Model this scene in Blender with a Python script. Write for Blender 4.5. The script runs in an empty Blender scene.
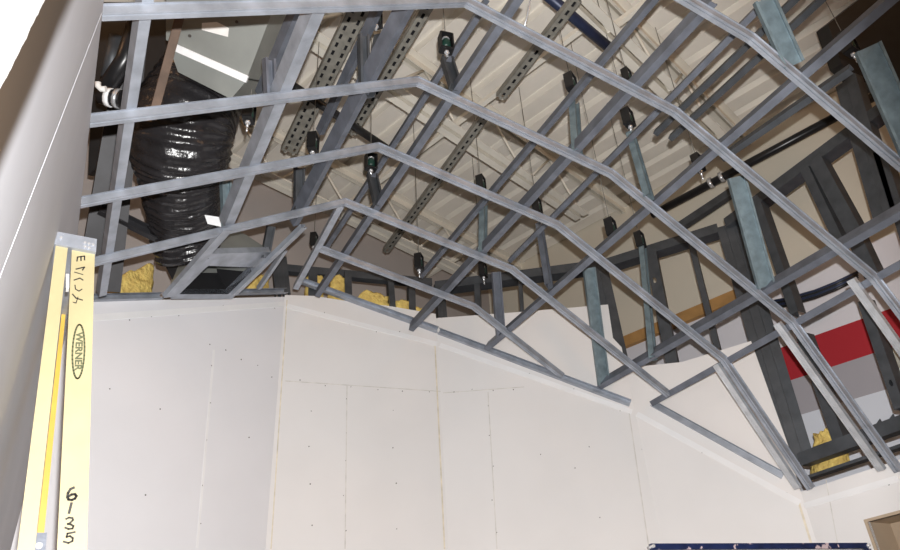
import bpy, bmesh, math, random
from mathutils import Vector as V, Matrix, noise
random.seed(7)
sc = bpy.context.scene
col = sc.collection
sc.view_settings.view_transform = 'Standard'
sc.view_settings.look = 'None'
sc.view_settings.gamma = 1
sc.view_settings.use_curve_mapping = False
sc.view_settings.exposure = 0.0

# ------------------------------------------------------------------ camera
FPX, YAW, PIT, ROL = 708.75, .5048, .5552, -.067
CAM = V((0, 0, 1.6))
fw = V((math.sin(YAW)*math.cos(PIT), math.cos(YAW)*math.cos(PIT), math.sin(PIT)))
r0 = V((math.cos(YAW), -math.sin(YAW), 0)); u0 = r0.cross(fw)
rt = r0*math.cos(ROL) + u0*math.sin(ROL)
up = u0*math.cos(ROL) - r0*math.sin(ROL)
cd = bpy.data.cameras.new('camera'); cam = bpy.data.objects.new('camera', cd); col.objects.link(cam)
cd.sensor_width = 36; cd.lens = FPX/900*36; cd.clip_start = .02
M = Matrix((rt, up, -fw)).transposed().to_4x4(); M.translation = CAM
cam.matrix_world = M
sc.camera = cam

def ray(q): return rt*((q[0]-450)/FPX) - up*((q[1]-275)/FPX) + fw
def hit(q, P, N):
    d = ray(q); return CAM + d*((P-CAM).dot(N)/d.dot(N))
def at(q, depth): return CAM + ray(q)*depth
def on_vertical(B, y):                       # the point above B that lies at image height y
    best = None
    lo, hi = B.z-2.0, B.z+4.0
    for _ in range(60):
        m = (lo+hi)/2; v = V((B.x, B.y, m))-CAM
        py = 275 - FPX*v.dot(up)/v.dot(fw)
        if py > y: lo = m
        else: hi = m
    return V((B.x, B.y, (lo+hi)/2))

# ------------------------------------------------------------------ layout
XS = [-.1659, .8757, 1.7787, 2.6499, 3.0408]
ZS = [3.0858, 3.70, 3.5369, 2.9845, 2.2870]
FP = [V((x, 0, z)) for x, z in zip(XS, ZS)]
YR = [.958, 1.343, 1.742, 2.149, 2.568, 2.984]
CN = []
for i in range(4):
    d = FP[i+1]-FP[i]; CN.append(V((-d.z, 0, d.x)).normalized())
def cei(q, s, off=0.0): return hit(q, FP[s]+CN[s]*off, CN[s])      # s = 0..3
C = [V((-.166, 3.1, 0)), V((.8757, 3.615, 0)), V((1.7787, 3.435, 0)), V((2.65, 2.806, 0)), V((3.041, 2.238, 0)), V((3.041, -1.6, 0))]
WN = []                                      # outward (away from the room)
for i in range(5):
    d = C[i+1]-C[i]; WN.append(V((-d.y, d.x, 0)).normalized())
def fac(q, i, off=0.0): return hit(q, C[i]+WN[i]*off, WN[i])
AZ = math.radians(72)
JD = V((math.sin(AZ), math.cos(AZ), 0)); FD = V((-math.cos(AZ), math.sin(AZ), 0)); UZ = V((0, 0, 1))
H = 2.9; ZJ = 1.6+H; ZD = 1.6+H*1.137
def dk(s, t, z): return JD*s + FD*t + UZ*z
SW, TW = 4.23, 3.50

# ------------------------------------------------------------------ materials
def mat(name, base, rough=.6, metal=0.0, var=.12, scale=9.0, bump=0.0, bscale=60.0, spec=.5):
    m = bpy.data.materials.new(name); m.use_nodes = True
    nt = m.node_tree; b = nt.nodes['Principled BSDF']
    b.inputs['Roughness'].default_value = rough; b.inputs['Metallic'].default_value = metal
    b.inputs['Specular IOR Level'].default_value = spec
    tc = nt.nodes.new('ShaderNodeTexCoord')
    n = nt.nodes.new('ShaderNodeTexNoise'); n.inputs['Scale'].default_value = scale; n.inputs['Detail'].default_value = 5
    r = nt.nodes.new('ShaderNodeValToRGB')
    r.color_ramp.elements[0].position = .3; r.color_ramp.elements[1].position = .7
    r.color_ramp.elements[0].color = tuple(c*(1-var) for c in base)+(1,)
    r.color_ramp.elements[1].color = tuple(min(1, c*(1+var)) for c in base)+(1,)
    nt.links.new(tc.outputs['Object'], n.inputs['Vector']); nt.links.new(n.outputs['Fac'], r.inputs['Fac'])
    nt.links.new(r.outputs['Color'], b.inputs['Base Color'])
    if bump:
        n2 = nt.nodes.new('ShaderNodeTexNoise'); n2.inputs['Scale'].default_value = bscale; n2.inputs['Detail'].default_value = 4
        bp = nt.nodes.new('ShaderNodeBump'); bp.inputs['Strength'].default_value = bump; bp.inputs['Distance'].default_value = .02
        nt.links.new(tc.outputs['Object'], n2.inputs['Vector']); nt.links.new(n2.outputs['Fac'], bp.inputs['Height'])
        nt.links.new(bp.outputs['Normal'], b.inputs['Normal'])
    return m
MT = dict(
    galv=mat('galvanized_steel', (.37, .40, .455), .42, .45, .22, 14, .05, 80),
    bright=mat('bright_zinc_steel', (.60, .62, .65), .3, .5, .15, 20),
    dark=mat('dark_galvanized_steel', (.075, .082, .092), .5, .35, .25, 12),
    mid=mat('runner_steel', (.155, .17, .205), .5, .35, .25, 12, .05, 60),
    teal=mat('blued_steel', (.19, .25, .28), .45, .35, .25, 25),
    slot=mat('slotted_angle_paint', (.24, .23, .20), .6, .1, .25, 20),
    drywall=mat('drywall', (.80, .785, .78), .9, 0, .025, 2.5, .03, 150, .2),
    drywall_b=mat('drywall_cool', (.81, .81, .84), .9, 0, .03, 2.0, .03, 150, .2),
    tape=mat('joint_tape', (.86, .86, .87), .85, 0, .03, 8),
    raw=mat('raw_corner_paper', (.72, .66, .54), .9, 0, .2, 20),
    seam=mat('board_seam', (.68, .66, .63), .9, 0, .15, 20),
    screw=mat('screw_steel', (.10, .09, .085), .5, .3, .2),
    deck=mat('deck_paint', (.86, .815, .735), .7, 0, .06, 3),
    joist=mat('joist_primer', (.80, .76, .67), .6, 0, .08, 6),
    black=mat('black_rubber', (.012, .012, .013), .45, 0, .2, 20),
    green=mat('green_rubber', (.012, .045, .034), .4, 0, .2, 20),
    zinc=mat('zinc_bolt', (.75, .76, .78), .25, .6, .1, 30),
    wire=mat('hanger_wire', (.16, .15, .13), .5, .4, .15, 30),
    wrap=mat('black_duct_wrap', (.022, .021, .023), .24, 0, .3, 12, .35, 22),
    sheet=mat('duct_sheet_metal', (.30, .315, .30), .45, .3, .1, 7),
    foil=mat('foil_tape', (.93, .94, .96), .3, .0, .05, 40),
    sticker=mat('paper_sticker', (.85, .84, .82), .7, 0, .04, 30),
    wool=mat('yellow_glass_wool', (.86, .60, .19), .95, 0, .28, 22, .9, 50, .1),
    frp=mat('fiberglass_cream', (.40, .345, .195), .5, 0, .07, 12),
    frp_y=mat('fiberglass_yellow', (.60, .38, .06), .5, 0, .1, 12),
    ink=mat('marker_ink', (.02, .018, .016), .6, 0, .1),
    logo=mat('logo_print', (.09, .10, .05), .6, 0, .1),
    pipe=mat('black_pipe', (.02, .02, .022), .3, .2, .2, 20),
    blue=mat('blue_conduit', (.022, .032, .075), .4, .2, .2, 20),
    tan=mat('tan_board', (.46, .36, .26), .85, 0, .08, 5),
    concrete=mat('concrete_floor', (.30, .29, .28), .85, 0, .2, 3, .1, 30),
    plaster=mat('grey_block_paint', (.42, .385, .37), .85, 0, .05, 2),
    wood=mat('timber_ledger', (.42, .23, .08), .75, 0, .2, 9),
    bag=mat('milky_plastic', (.55, .60, .57), .4, 0, .25, 30, .4, 40),
    void=mat('black_duct_liner', (.008, .008, .010), .9, 0, .2),
    shade=mat('shaded_steel', (.03, .03, .034), .5, .2, .3, 12),  # darker copy of the dark steel, shade put into its colour
    rust=mat('rusty_steel', (.13, .085, .06), .7, .1, .35, 14),
    red=mat('red_tape', (.5, .05, .04), .6, 0, .1),
    panel=mat('white_panel', (.78, .77, .75), .5, 0, .04, 6),
)
# chipped blue paint
m = MT['chip'] = mat('chipped_blue_paint', (.008, .016, .06), .35, 0, .3, 30)
nt = m.node_tree; b = nt.nodes['Principled BSDF']; old = b.inputs['Base Color'].links[0].from_socket
n = nt.nodes.new('ShaderNodeTexNoise'); n.inputs['Scale'].default_value = 28; n.inputs['Detail'].default_value = 6
tc = nt.nodes.new('ShaderNodeTexCoord'); nt.links.new(tc.outputs['Object'], n.inputs['Vector'])
rp = nt.nodes.new('ShaderNodeValToRGB'); rp.color_ramp.elements[0].position = .60; rp.color_ramp.elements[1].position = .63
mx = nt.nodes.new('ShaderNodeMixRGB'); mx.inputs[2].default_value = (.45, .36, .38, 1)
nt.links.new(n.outputs['Fac'], rp.inputs['Fac']); nt.links.new(rp.outputs['Color'], mx.inputs[0])
nt.links.new(old, mx.inputs[1]); nt.links.new(mx.outputs[0], b.inputs['Base Color'])
# outer right wall: painted horizontal bands by height
m = MT['bands'] = mat('striped_wall_paint', (.6, .6, .6), .8, 0, 0, 3)
nt = m.node_tree; b = nt.nodes['Principled BSDF']
g = nt.nodes.new('ShaderNodeNewGeometry'); sp = nt.nodes.new('ShaderNodeSeparateXYZ'); nt.links.new(g.outputs['Position'], sp.inputs[0])
mr = nt.nodes.new('ShaderNodeMapRange'); mr.inputs[1].default_value = 0; mr.inputs[2].default_value = 6
nt.links.new(sp.outputs['Z'], mr.inputs[0])
rp = nt.nodes.new('ShaderNodeValToRGB'); rp.color_ramp.interpolation = 'CONSTANT'
cr = rp.color_ramp
stops = [(0, (.72, .77, .86)), (2.937, (.40, .39, .43)), (3.155, (.42, .018, .03)), (3.36, (.76, .75, .80)), (3.78, (.66, .615, .52))]
cr.elements[0].position = 0; cr.elements[0].color = stops[0][1]+(1,)
cr.elements[1].position = stops[1][0]/6; cr.elements[1].color = stops[1][1]+(1,)
for z, c in stops[2:]:
    e = cr.elements.new(z/6); e.color = c+(1,)
nt.links.new(mr.outputs[0], rp.inputs[0]); nt.links.new(rp.outputs[0], b.inputs['Base Color'])
# left wall: primed board, flash shadow painted as brown band, overexposure as ragged white corner
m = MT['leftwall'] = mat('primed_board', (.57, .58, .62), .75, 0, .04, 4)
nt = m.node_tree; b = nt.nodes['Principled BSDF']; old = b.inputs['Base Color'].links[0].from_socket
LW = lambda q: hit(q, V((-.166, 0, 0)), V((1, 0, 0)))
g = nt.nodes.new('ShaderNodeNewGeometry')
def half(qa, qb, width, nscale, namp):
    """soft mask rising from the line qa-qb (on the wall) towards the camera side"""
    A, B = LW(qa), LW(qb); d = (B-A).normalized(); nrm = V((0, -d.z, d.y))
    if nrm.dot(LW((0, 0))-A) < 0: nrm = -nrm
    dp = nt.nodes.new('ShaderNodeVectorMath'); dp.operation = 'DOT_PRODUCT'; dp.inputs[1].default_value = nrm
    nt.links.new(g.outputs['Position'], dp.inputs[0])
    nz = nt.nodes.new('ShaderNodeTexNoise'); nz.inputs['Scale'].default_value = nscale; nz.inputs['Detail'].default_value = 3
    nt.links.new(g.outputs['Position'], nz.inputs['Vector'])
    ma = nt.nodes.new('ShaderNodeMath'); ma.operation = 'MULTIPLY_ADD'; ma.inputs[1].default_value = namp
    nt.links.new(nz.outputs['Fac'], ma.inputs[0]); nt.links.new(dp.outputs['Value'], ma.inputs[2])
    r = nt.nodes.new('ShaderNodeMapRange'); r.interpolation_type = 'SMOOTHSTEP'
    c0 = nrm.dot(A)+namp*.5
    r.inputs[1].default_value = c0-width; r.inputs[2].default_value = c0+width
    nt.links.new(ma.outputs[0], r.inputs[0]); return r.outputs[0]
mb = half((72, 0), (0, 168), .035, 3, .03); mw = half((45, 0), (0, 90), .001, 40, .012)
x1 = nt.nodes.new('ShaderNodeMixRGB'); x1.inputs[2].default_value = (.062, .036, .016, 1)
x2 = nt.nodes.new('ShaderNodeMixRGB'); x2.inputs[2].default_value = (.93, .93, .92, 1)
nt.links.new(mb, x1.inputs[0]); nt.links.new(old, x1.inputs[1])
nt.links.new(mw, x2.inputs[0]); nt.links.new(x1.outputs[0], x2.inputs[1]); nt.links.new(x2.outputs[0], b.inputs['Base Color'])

# ------------------------------------------------------------------ mesh helpers
class MB:
    def __init__(s): s.bm = bmesh.new(); s.mats = []
    def mi(s, m):
        if m not in s.mats: s.mats.append(m)
        return s.mats.index(m)
    def loft(s, rings, m, cap=True, closed=True, smooth=False):
        k = s.mi(m); vr = [[s.bm.verts.new(p) for p in r] for r in rings]; n = len(rings[0])
        for a, b_ in zip(vr, vr[1:]):
            for i in range(n if closed else n-1):
                j = (i+1) % n
                try: f = s.bm.faces.new((a[i], a[j], b_[j], b_[i])); f.material_index = k; f.smooth = smooth
                except ValueError: pass
        if cap:
            for r in (vr[0][::-1], vr[-1]):
                f = s.bm.faces.new(r); f.material_index = k
        return s
    def sweep(s, prof, pts, upref, m):
        pts = [V(p) for p in pts]; rings = []
        dirs = [(b_-a).normalized() for a, b_ in zip(pts, pts[1:])]
        side = dirs[0].cross(upref).normalized()
        for i, p in enumerate(pts):
            d0 = dirs[max(0, i-1)]; d1 = dirs[min(len(dirs)-1, i)]
            u0_ = side.cross(d0).normalized(); u1_ = side.cross(d1).normalized()
            uu = (u0_+u1_).normalized(); uu = uu/max(.3, uu.dot(u0_))
            rings.append([p + side*a + uu*b_ for a, b_ in prof])
        return s.loft(rings, m)
    def tube(s, pts, r, m, n=8, cap=True):
        pts = [V(p) for p in pts]; rings = []
        for i, p in enumerate(pts):
            d = (pts[min(i+1, len(pts)-1)]-pts[max(i-1, 0)]).normalized()
            a = d.orthogonal().normalized() if i == 0 else (a - d*a.dot(d)).normalized()
            b_ = d.cross(a); rr = r[i] if isinstance(r, (list, tuple)) else r
            rings.append([p + a*math.cos(t)*rr + b_*math.sin(t)*rr for t in [2*math.pi*k/n for k in range(n)]])
        return s.loft(rings, m, cap, smooth=True)
    def box(s, c, ax, ay, az, m):           # half-axes
        c = V(c); q = [c-ax-ay, c+ax-ay, c+ax+ay, c-ax+ay]
        return s.loft([[p-az for p in q], [p+az for p in q]], m)
    def prism(s, poly, ext, m):
        return s.loft([[V(p) for p in poly], [V(p)+ext for p in poly]], m)
    def quad(s, q, m):
        f = s.bm.faces.new([s.bm.verts.new(p) for p in q]); f.material_index = s.mi(m); return s
    def build(s, name, parent=None, origin=None):
        bmesh.ops.recalc_face_normals(s.bm, faces=s.bm.faces[:])
        if origin is None:
            if parent is not None: origin = parent.location.copy()
            else:
                vs = [v.co for v in s.bm.verts]
                origin = V((sum(v.x for v in vs)/len(vs), sum(v.y for v in vs)/len(vs), min(v.z for v in vs)))
        for v in s.bm.verts: v.co -= origin
        me = bpy.data.meshes.new(name); s.bm.to_mesh(me); s.bm.free()
        for k in s.mats: me.materials.append(MT[k])
        o = bpy.data.objects.new(name, me); col.objects.link(o)
        if parent is None: o.location = origin
        else:
            o.parent = parent
            off = V((0, 0, 0)); p = parent
            while p is not None: off += p.location; p = p.parent
            o.location = origin - off
        return o
def tag(o, label, cat, group=None):
    o['label'] = label; o['category'] = cat
    if group: o['group'] = group
    return o
def thing(name, label, cat, loc, group=None):
    o = bpy.data.objects.new(name, None); o.empty_display_size = .05; o.location = loc; col.objects.link(o)
    return tag(o, label, cat, group)
def part(name, mb, parent):                  # builds at the world origin of its thing
    p = parent; off = V((0, 0, 0))
    while p is not None: off += p.location; p = p.parent
    return mb.build(name, parent, off)
def struct(name, mb):
    o = mb.build(name); o['kind'] = 'structure'; return o

# section profiles (side, up)
def hat(w0=.013, w1=.016, w2=.021, h=.022, t=.0018):
    return [(-w2, h), (-w1, h), (-w0, 0), (.0015, 0), (.0032, .005), (.0052, .005), (.0069, 0), (w0, 0), (w1, h), (w2, h), (w2, h+t), (w1-t, h+t), (w0-t, t), (.0069, t), (.0055, .005+t), (.0029, .005+t), (.0015, t), (-w0+t, t), (-w1+t, h+t), (-w2, h+t)]
def cee(web, fl, t=.002, lip=.008, flip=1):  # web along up, flanges along +side*flip
    w = web
    p = [(0, 0), (fl, 0), (fl, lip), (fl-t, lip), (fl-t, t), (t, t), (t, w-t), (fl-t, w-t), (fl-t, w-lip), (fl, w-lip), (fl, w), (0, w)]
    return [(a*flip, b_) for a, b_ in p]
def stud(w, d, t=.0022, lip=.009):           # web centred, facing the viewer at up = 0
    h = w/2
    return [(-h, 0), (h, 0), (h, d), (h-lip, d), (h-lip, d-t), (h-t, d-t), (h-t, t), (-h+t, t), (-h+t, d-t), (-h+lip, d-t), (-h+lip, d), (-h, d)]

# ------------------------------------------------------------------ setting: walls of the room
def strip(mb, a, b_, w, n, m, th=.003):      # flat strip on a wall between two points, n pointing into the room
    a, b_ = V(a), V(b_); d = (b_-a).normalized(); s = n.cross(d).normalized()*(w/2)
    mb.prism([a-s, b_-s, b_+s, a+s], n*th, m)
def dots(mb, a, b_, k, n, jit=.01):
    for i in range(k):
        p = V(a).lerp(V(b_), (i+.5)/k) + V((random.uniform(-jit, jit), random.uniform(-jit, jit), random.uniform(-jit, jit)*1.5))
        p -= n*((p-V(a)).dot(n))
        x = n.cross(UZ).normalized(); r = random.uniform(.0022, .0038)
        mb.prism([p+(x*math.cos(t)+UZ*math.sin(t))*r for t in [k2*math.pi/3 for k2 in range(6)]], n*.0015, 'screw')
def facet_wall(name, i, tops, mtl, extra=None):
    mb = MB(); n = WN[i]; A, B = C[i], C[i+1]
    pts = [fac(q, i) for q in tops]
    d = (B-A).normalized()
    pts[0] = A+UZ*pts[0].z; pts[-1] = B+UZ*pts[-1].z
    mb.prism([A]+pts+[B], n*.016, mtl)
    if extra: extra(mb, i, -n)
    return struct(name, mb)
def fx(i, *qs): return [fac(q, i) for q in qs]
def ex0(mb, i, n):
    a, b_ = fx(i, (90, 318), (284, 304)); strip(mb, a, b_, .03, n, 'tape'); dots(mb, a, b_, 9, n, .02)
    a, b_ = fx(i, (201, 339), (279, 379)); dots(mb, a, b_, 5, n)
    a, b_ = fx(i, (214, 350), (197, 548)); strip(mb, a, b_, .012, n, 'tape', .0015); dots(mb, a, b_, 5, n)
    for q in ((110, 388), (162, 409), (147, 497), (250, 440)): P = fac(q, i); dots(mb, P, P+UZ*.02, 1, n)
def ex1(mb, i, n):
    a, b_ = fx(i, (287, 306), (437, 344)); strip(mb, a, b_, .03, n, 'tape'); dots(mb, a, b_, 6, n, .015)
    a, b_ = fx(i, (285, 381), (441, 391.5)); strip(mb, a, b_, .005, n, 'seam', .0015); dots(mb, a, b_, 6, n)
    a, b_ = fx(i, (347, 386), (345, 549)); strip(mb, a, b_, .005, n, 'seam', .0015); dots(mb, a, b_, 5, n)
    for x in (310, 394):
        a, b_ = fx(i, (x, 392), (x+1, 549)); dots(mb, a, b_, 4, n)
    a, b_ = fx(i, (287, 300), (271, 549)); strip(mb, a-n*0, b_, .006, n, 'raw', .002)
    a, b_ = fx(i, (435, 346), (444.5, 549)); strip(mb, a, b_, .008, n, 'raw', .002)
def ex2(mb, i, n):
    a, b_ = fx(i, (440, 345), (632, 412)); strip(mb, a, b_, .028, n, 'tape'); dots(mb, a, b_, 9, n, .015)
    a, b_ = fx(i, (443, 393), (524, 387)); strip(mb, a, b_, .005, n, 'seam', .0015); dots(mb, a, b_, 4, n)
    a, b_ = fx(i, (488, 392), (497, 549)); strip(mb, a, b_, .005, n, 'seam', .0015); dots(mb, a, b_, 5, n)
    for q in ((541, 454), (590, 450), (601, 522), (575, 470)): P = fac(q, i); dots(mb, P, P+UZ*.02, 1, n)
    a, b_ = fx(i, (629, 412), (649, 549)); strip(mb, a, b_, .006, n, 'seam', .002)
def ex3(mb, i, n):
    a, b_ = fx(i, (637, 414), (800, 503)); strip(mb, a, b_, .028, n, 'tape'); dots(mb, a, b_, 8, n, .012)
    a, b_ = fx(i, (641, 440), (653, 540)); dots(mb, a, b_, 5, n)
    a, b_ = fx(i, (798, 500), (813, 549)); strip(mb, a, b_, .010, n, 'raw', .002)
facet_wall('wall_back_left', 0, [(75, 302), (285, 297)], 'drywall_b', ex0)
facet_wall('wall_back_center', 1, [(286, 295), (315, 296), (340, 300), (389, 306), (437, 314)], 'drywall', ex1)
facet_wall('wall_back_right', 2, [(437, 318), (519, 312), (608, 304.5), (613, 338), (633, 346)], 'drywall', ex2)
facet_wall('wall_back_far_right', 3, [(633, 366), (682, 362), (751, 341), (788, 445), (799, 480)], 'drywall', ex3)
# right wall with a doorway cut through it
mb = MB(); zt = 2.40; X0 = 3.041; zo = 2.2
def rbox(y0, y1, z0, z1, m='drywall', x0=X0, x1=X0+.016): mb.box(((x0+x1)/2, (y0+y1)/2, (z0+z1)/2), V(((x1-x0)/2, 0, 0)), V((0, (y1-y0)/2, 0)), V((0, 0, (z1-z0)/2)), m)
rbox(1.966, 2.238, 0, zt); rbox(.95, 1.966, zo, zt); rbox(-1.6, .95, 0, zt)
rbox(1.966, 1.980, 0, zo+.012, 'tan', X0-.004, X0+.15); rbox(.95, 1.966, zo, zo+.012, 'tan', X0-.004, X0+.15); rbox(.936, .95, 0, zo+.012, 'tan', X0-.004, X0+.15)
rbox(.936, 1.98, 0, zo+.012, 'tan', X0+.15, X0+.165)
nn = V((-1, 0, 0))
a, b_ = [fac(q, 4) for q in ((804, 506), (898, 478.5))]; strip(mb, a, b_, .026, nn, 'tape'); dots(mb, a, b_, 6, nn, .01)
a, b_ = [fac(q, 4) for q in ((826, 480), (838, 545))]; strip(mb, a, b_, .004, nn, 'seam', .0012)
struct('wall_right', mb)
# left wall close to the camera
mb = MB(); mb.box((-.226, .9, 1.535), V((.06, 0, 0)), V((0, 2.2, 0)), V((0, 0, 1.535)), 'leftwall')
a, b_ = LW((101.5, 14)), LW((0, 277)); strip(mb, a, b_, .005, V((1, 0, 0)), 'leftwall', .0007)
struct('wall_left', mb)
mb = MB(); mb.box((1, 1, -.05), V((6, 0, 0)), V((0, 6, 0)), V((0, 0, .05)), 'concrete'); struct('floor', mb)

# ------------------------------------------------------------------ setting: the hall around it
mb = MB(); prof = []; s = -4.2; PT = .163
while s < SW+.1:
    prof += [(s, 0), (s+.105, 0), (s+.115, .045), (s+.153, .045)]; s += PT
mb.loft([[dk(s_, -3.5, ZD+z) for s_, z in prof], [dk(s_, TW+.1, ZD+z) for s_, z in prof]], 'deck', cap=False, closed=False)
k = mb.mi('deck'); mb.box(dk(.4, .3, ZD+.1), JD*4.7, FD*3.95, UZ*.02, 'deck')
struct('ceiling', mb)
mb = MB(); mb.box(dk(.4, TW+.1, 2.5), JD*4.75, FD*.1, UZ*2.5, 'plaster'); struct('wall_outer_back', mb)
mb = MB(); mb.box(dk(SW+.1, .3, 2.5), JD*.1, FD*3.8, UZ*2.5, 'bands'); struct('wall_outer_right', mb)
mb = MB(); mb.box(dk(SW-.02, 1.85, 3.80), JD*.02, FD*.5, UZ*.04, 'wood'); struct('trim_1', mb)

# open-web roof joists
def joist(t, label, s0, s1):
    top = thing('bar_joist', label, 'roof joist', dk((s0+s1)/2, t, ZJ), 'open web joists under the roof deck')
    b1 = MB()
    for sgn in (-1, 1):
        pr = [(sgn*.012, 0), (sgn*.058, 0), (sgn*.058, .006), (sgn*.018, .006), (sgn*.018, .05), (sgn*.012, .05)]
        b1.sweep(pr, [dk(s0, t, ZJ), dk(s1-.64, t, ZJ)], UZ, 'joist')
    part('bottom_chord', b1, top)
    b2 = MB()
    for sgn in (-1, 1):
        pr = [(sgn*.012, 0), (sgn*.018, 0), (sgn*.018, .044), (sgn*.058, .044), (sgn*.058, .05), (sgn*.012, .05)]
        b2.sweep(pr, [dk(s0, t, ZD-.055), dk(s1, t, ZD-.055)], UZ, 'joist')
    part('top_chord', b2, top)
    w = MB(); pts = []; s_ = s0+.1; k = 0
    while s_ < s1-.5:
        pts.append(dk(s_, t, ZJ+.02 if k % 2 == 0 else ZD-.03)); s_ += .3; k += 1
    for a, b_ in zip(pts, pts[1:]): w.tube([a, b_], .009, 'joist', 6)
    part('web', w, top)
joist(1.075*H, 'white open web joist farthest back, running close along the grey rear wall', -2.5, SW)
joist(.71*H, 'white open web joist in the middle of the roof, above the folded framing', -2.5, SW)
joist(.353*H, 'white open web joist nearest the camera, crossing the top edge of the picture', -2.5, SW)
def sofs(q, z): return hit(q, V((0, 0, z)), UZ).dot(JD)
for q, lab in (((490, 97), 'thin pale bridging angle crossing under the deck behind the middle hangers'), ((440, 268), 'short pale bridging angle beside the farthest joist near the rear wall'), ((634, 11), 'pale bridging angle at the top edge, next to the nearest joist')):
    s_ = sofs(q, ZJ+.06); t0, t1 = {490: (.36*H, 1.05*H), 440: (.95*H, TW-.03), 634: (-.2, .345*H)}[q[0]]
    mb = MB(); mb.sweep([(0, 0), (.03, 0), (.03, .004), (.004, .004), (.004, .03), (0, .03)], [dk(s_, t0, ZJ+.06), dk(s_, t1, ZJ+.06)], UZ, 'joist')
    tag(mb.build('bridging_angle'), lab, 'steel angle')

# ------------------------------------------------------------------ folded furring channels (ribs)
def rib(ri, pts_idx, label, start=None, end=None, mtl='galv'):
    pts = [V((XS[i], YR[ri], ZS[i])) - CN[min(i, 3)]*0 for i in pts_idx]
    if start is not None: pts.insert(0, start)
    if end is not None: pts.append(end)
    pts = [p - UZ*.011 for p in pts]
    mb = MB(); mb.sweep(hat(), pts, UZ, mtl)
    o = tag(mb.build('furring_channel'), label, 'furring channel', 'folded furring channels of the vault'); return o
def seg(i, t, y): p = FP[i].lerp(FP[i+1], t); return V((p.x, y, p.z))
rib(0, [1, 2, 3], 'folded grey furring channel nearest the camera, only its falling end shows at top right', end=seg(3, .6, YR[0]))
rib(1, [0, 1, 2, 3], 'long folded grey furring channel whose level part crosses the very top of the picture', end=seg(3, .93, YR[1]))
rib(2, [0, 1, 2, 3], 'folded grey furring channel crossing the wide middle of the black flexible duct', end=seg(3, .90, YR[2]))
rib(3, [0, 1, 2, 3], 'folded grey furring channel crossing the lower bend of the black flexible duct', end=seg(3, .85, YR[3]))
e4 = cei((681, 419), 2); e4.y = YR[4]
rib(4, [0, 1, 2], 'folded grey furring channel just above the square black outlet, the last to reach left', end=seg(2, 1.03, YR[4]))
rib(5, [1, 2], 'short folded grey furring channel ending against the white rear wall', end=fac((561, 376), 2, -.03))
# bottom tracks screwed to the rear walls along the ceiling line
def wtrack(i, qa, qb, label, h=.034, d=.03, mtl='galv', off=-.001):
    a, b_ = fac(qa, i, off), fac(qb, i, off); mb = MB(); n = -WN[i]
    dd = (b_-a).normalized(); u = n.cross(dd).normalized()
    if u.z < 0: u = -u
    q = [a-u*h/2, b_-u*h/2, b_+u*h/2, a+u*h/2]
    w = .002
    mb.prism(q, n*w, mtl)
    mb.prism([a-u*h/2, b_-u*h/2, b_-u*(h/2-w), a-u*(h/2-w)], n*d, mtl)
    mb.prism([a+u*(h/2-w), b_+u*(h/2-w), b_+u*h/2, a+u*h/2], n*d, mtl)
    return tag(mb.build('wall_track'), label, 'metal track', 'steel tracks along the wall tops')
wtrack(1, (298, 281), (437, 331), 'grey steel track sloping down from the wall corner at the ridge')
wtrack(2, (439, 332), (630, 404), 'grey steel track sloping across the middle of the white rear wall')
wtrack(3, (653, 404), (783, 476), 'grey steel track sloping down to the far right corner of the rear wall')
wtrack(0, (84, 299), (160, 297), 'grey steel track lying on the left rear wall beside the ladder', .03, .03)
wtrack(0, (226, 293.5), (284, 292), 'short grey steel track under the square outlet on the left rear wall', .03, .03)
# bright splice channels doubling the steep right ends of the ribs
def splice(qa, qb, ri, label):
    n = CN[3]; a = cei(qa, 3, -.012); b_ = cei(qb, 3, -.012)
    mb = MB(); mb.sweep([(-.018, .02), (-.016, 0), (-.006, 0), (-.004, .005), (.004, .005), (.006, 0), (.016, 0), (.018, .02), (.016, .02), (.014, .002), (-.014, .002), (-.016, .02)], [a, b_], n, 'bright')
    tag(mb.build('splice_channel'), label, 'splice channel', 'bright splice channels at the steep right side')
splice((850, 280), (909, 363), 1, 'bright ribbed splice channel at the right edge, above the red wall band')
splice((776, 324), (881, 471), 2, 'bright ribbed steel splice channel crossing in front of the red wall band')
splice((715, 365), (797, 489), 3, 'bright ribbed steel splice channel ending in the far right wall corner')

# ------------------------------------------------------------------ runners lying on the ribs
def runner(name, sct, qa, qb, label, off=.014, web=.06, fl=.03, mtl='mid', flip=1, group='runners lying over the folded channels'):
    a, b_ = cei(qa, sct, off), cei(qb, sct, off)
    mb = MB(); mb.sweep([(x+fl/2, z_) for x, z_ in cee(web, fl, flip=-1)], [b_, a], CN[sct], mtl)
    tag(mb.build(name), label, 'steel runner', group); return a, b_
RUN = {}
RUN[0] = runner('runner_channel', 0, (150, -12), (103, 296), 'pale steel runner farthest left, beside the grey left wall', .014, .035, .03, 'galv')
RUN[1] = runner('runner_channel', 0, (325, -2), (229, 226), 'pale wide steel runner just right of the sheet metal duct box', .014, .05, .045, 'galv')
RUN[2] = runner('runner_channel', 0, (413, 6), (296, 226), 'steel runner just left of the ridge, beside a slotted angle', .014, .06, .03, 'mid')
RUN[3] = runner('runner_channel', 1, (521, -3), (317, 297), 'dark steel runner just right of the ridge')
RUN[4] = runner('runner_channel', 1, (714, 3), (411, 331), 'dark steel runner crossing the middle of the vault toward the white wall track')
RUN[5] = runner('runner_channel', 2, (903, -9), (486, 350), 'long dark steel runner reaching from the dark top right corner to the rear wall')
RUN[6] = runner('runner_channel', 2, (906, 212), (599, 388), 'dark steel runner low on the right, above the bright splice channel tops')
RUN[7] = runner('runner_channel', 3, (905, 262), (651, 404), 'lowest dark steel runner with slots, passing behind the bright splice channel tops', .016, .05, .03, 'mid')
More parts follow.
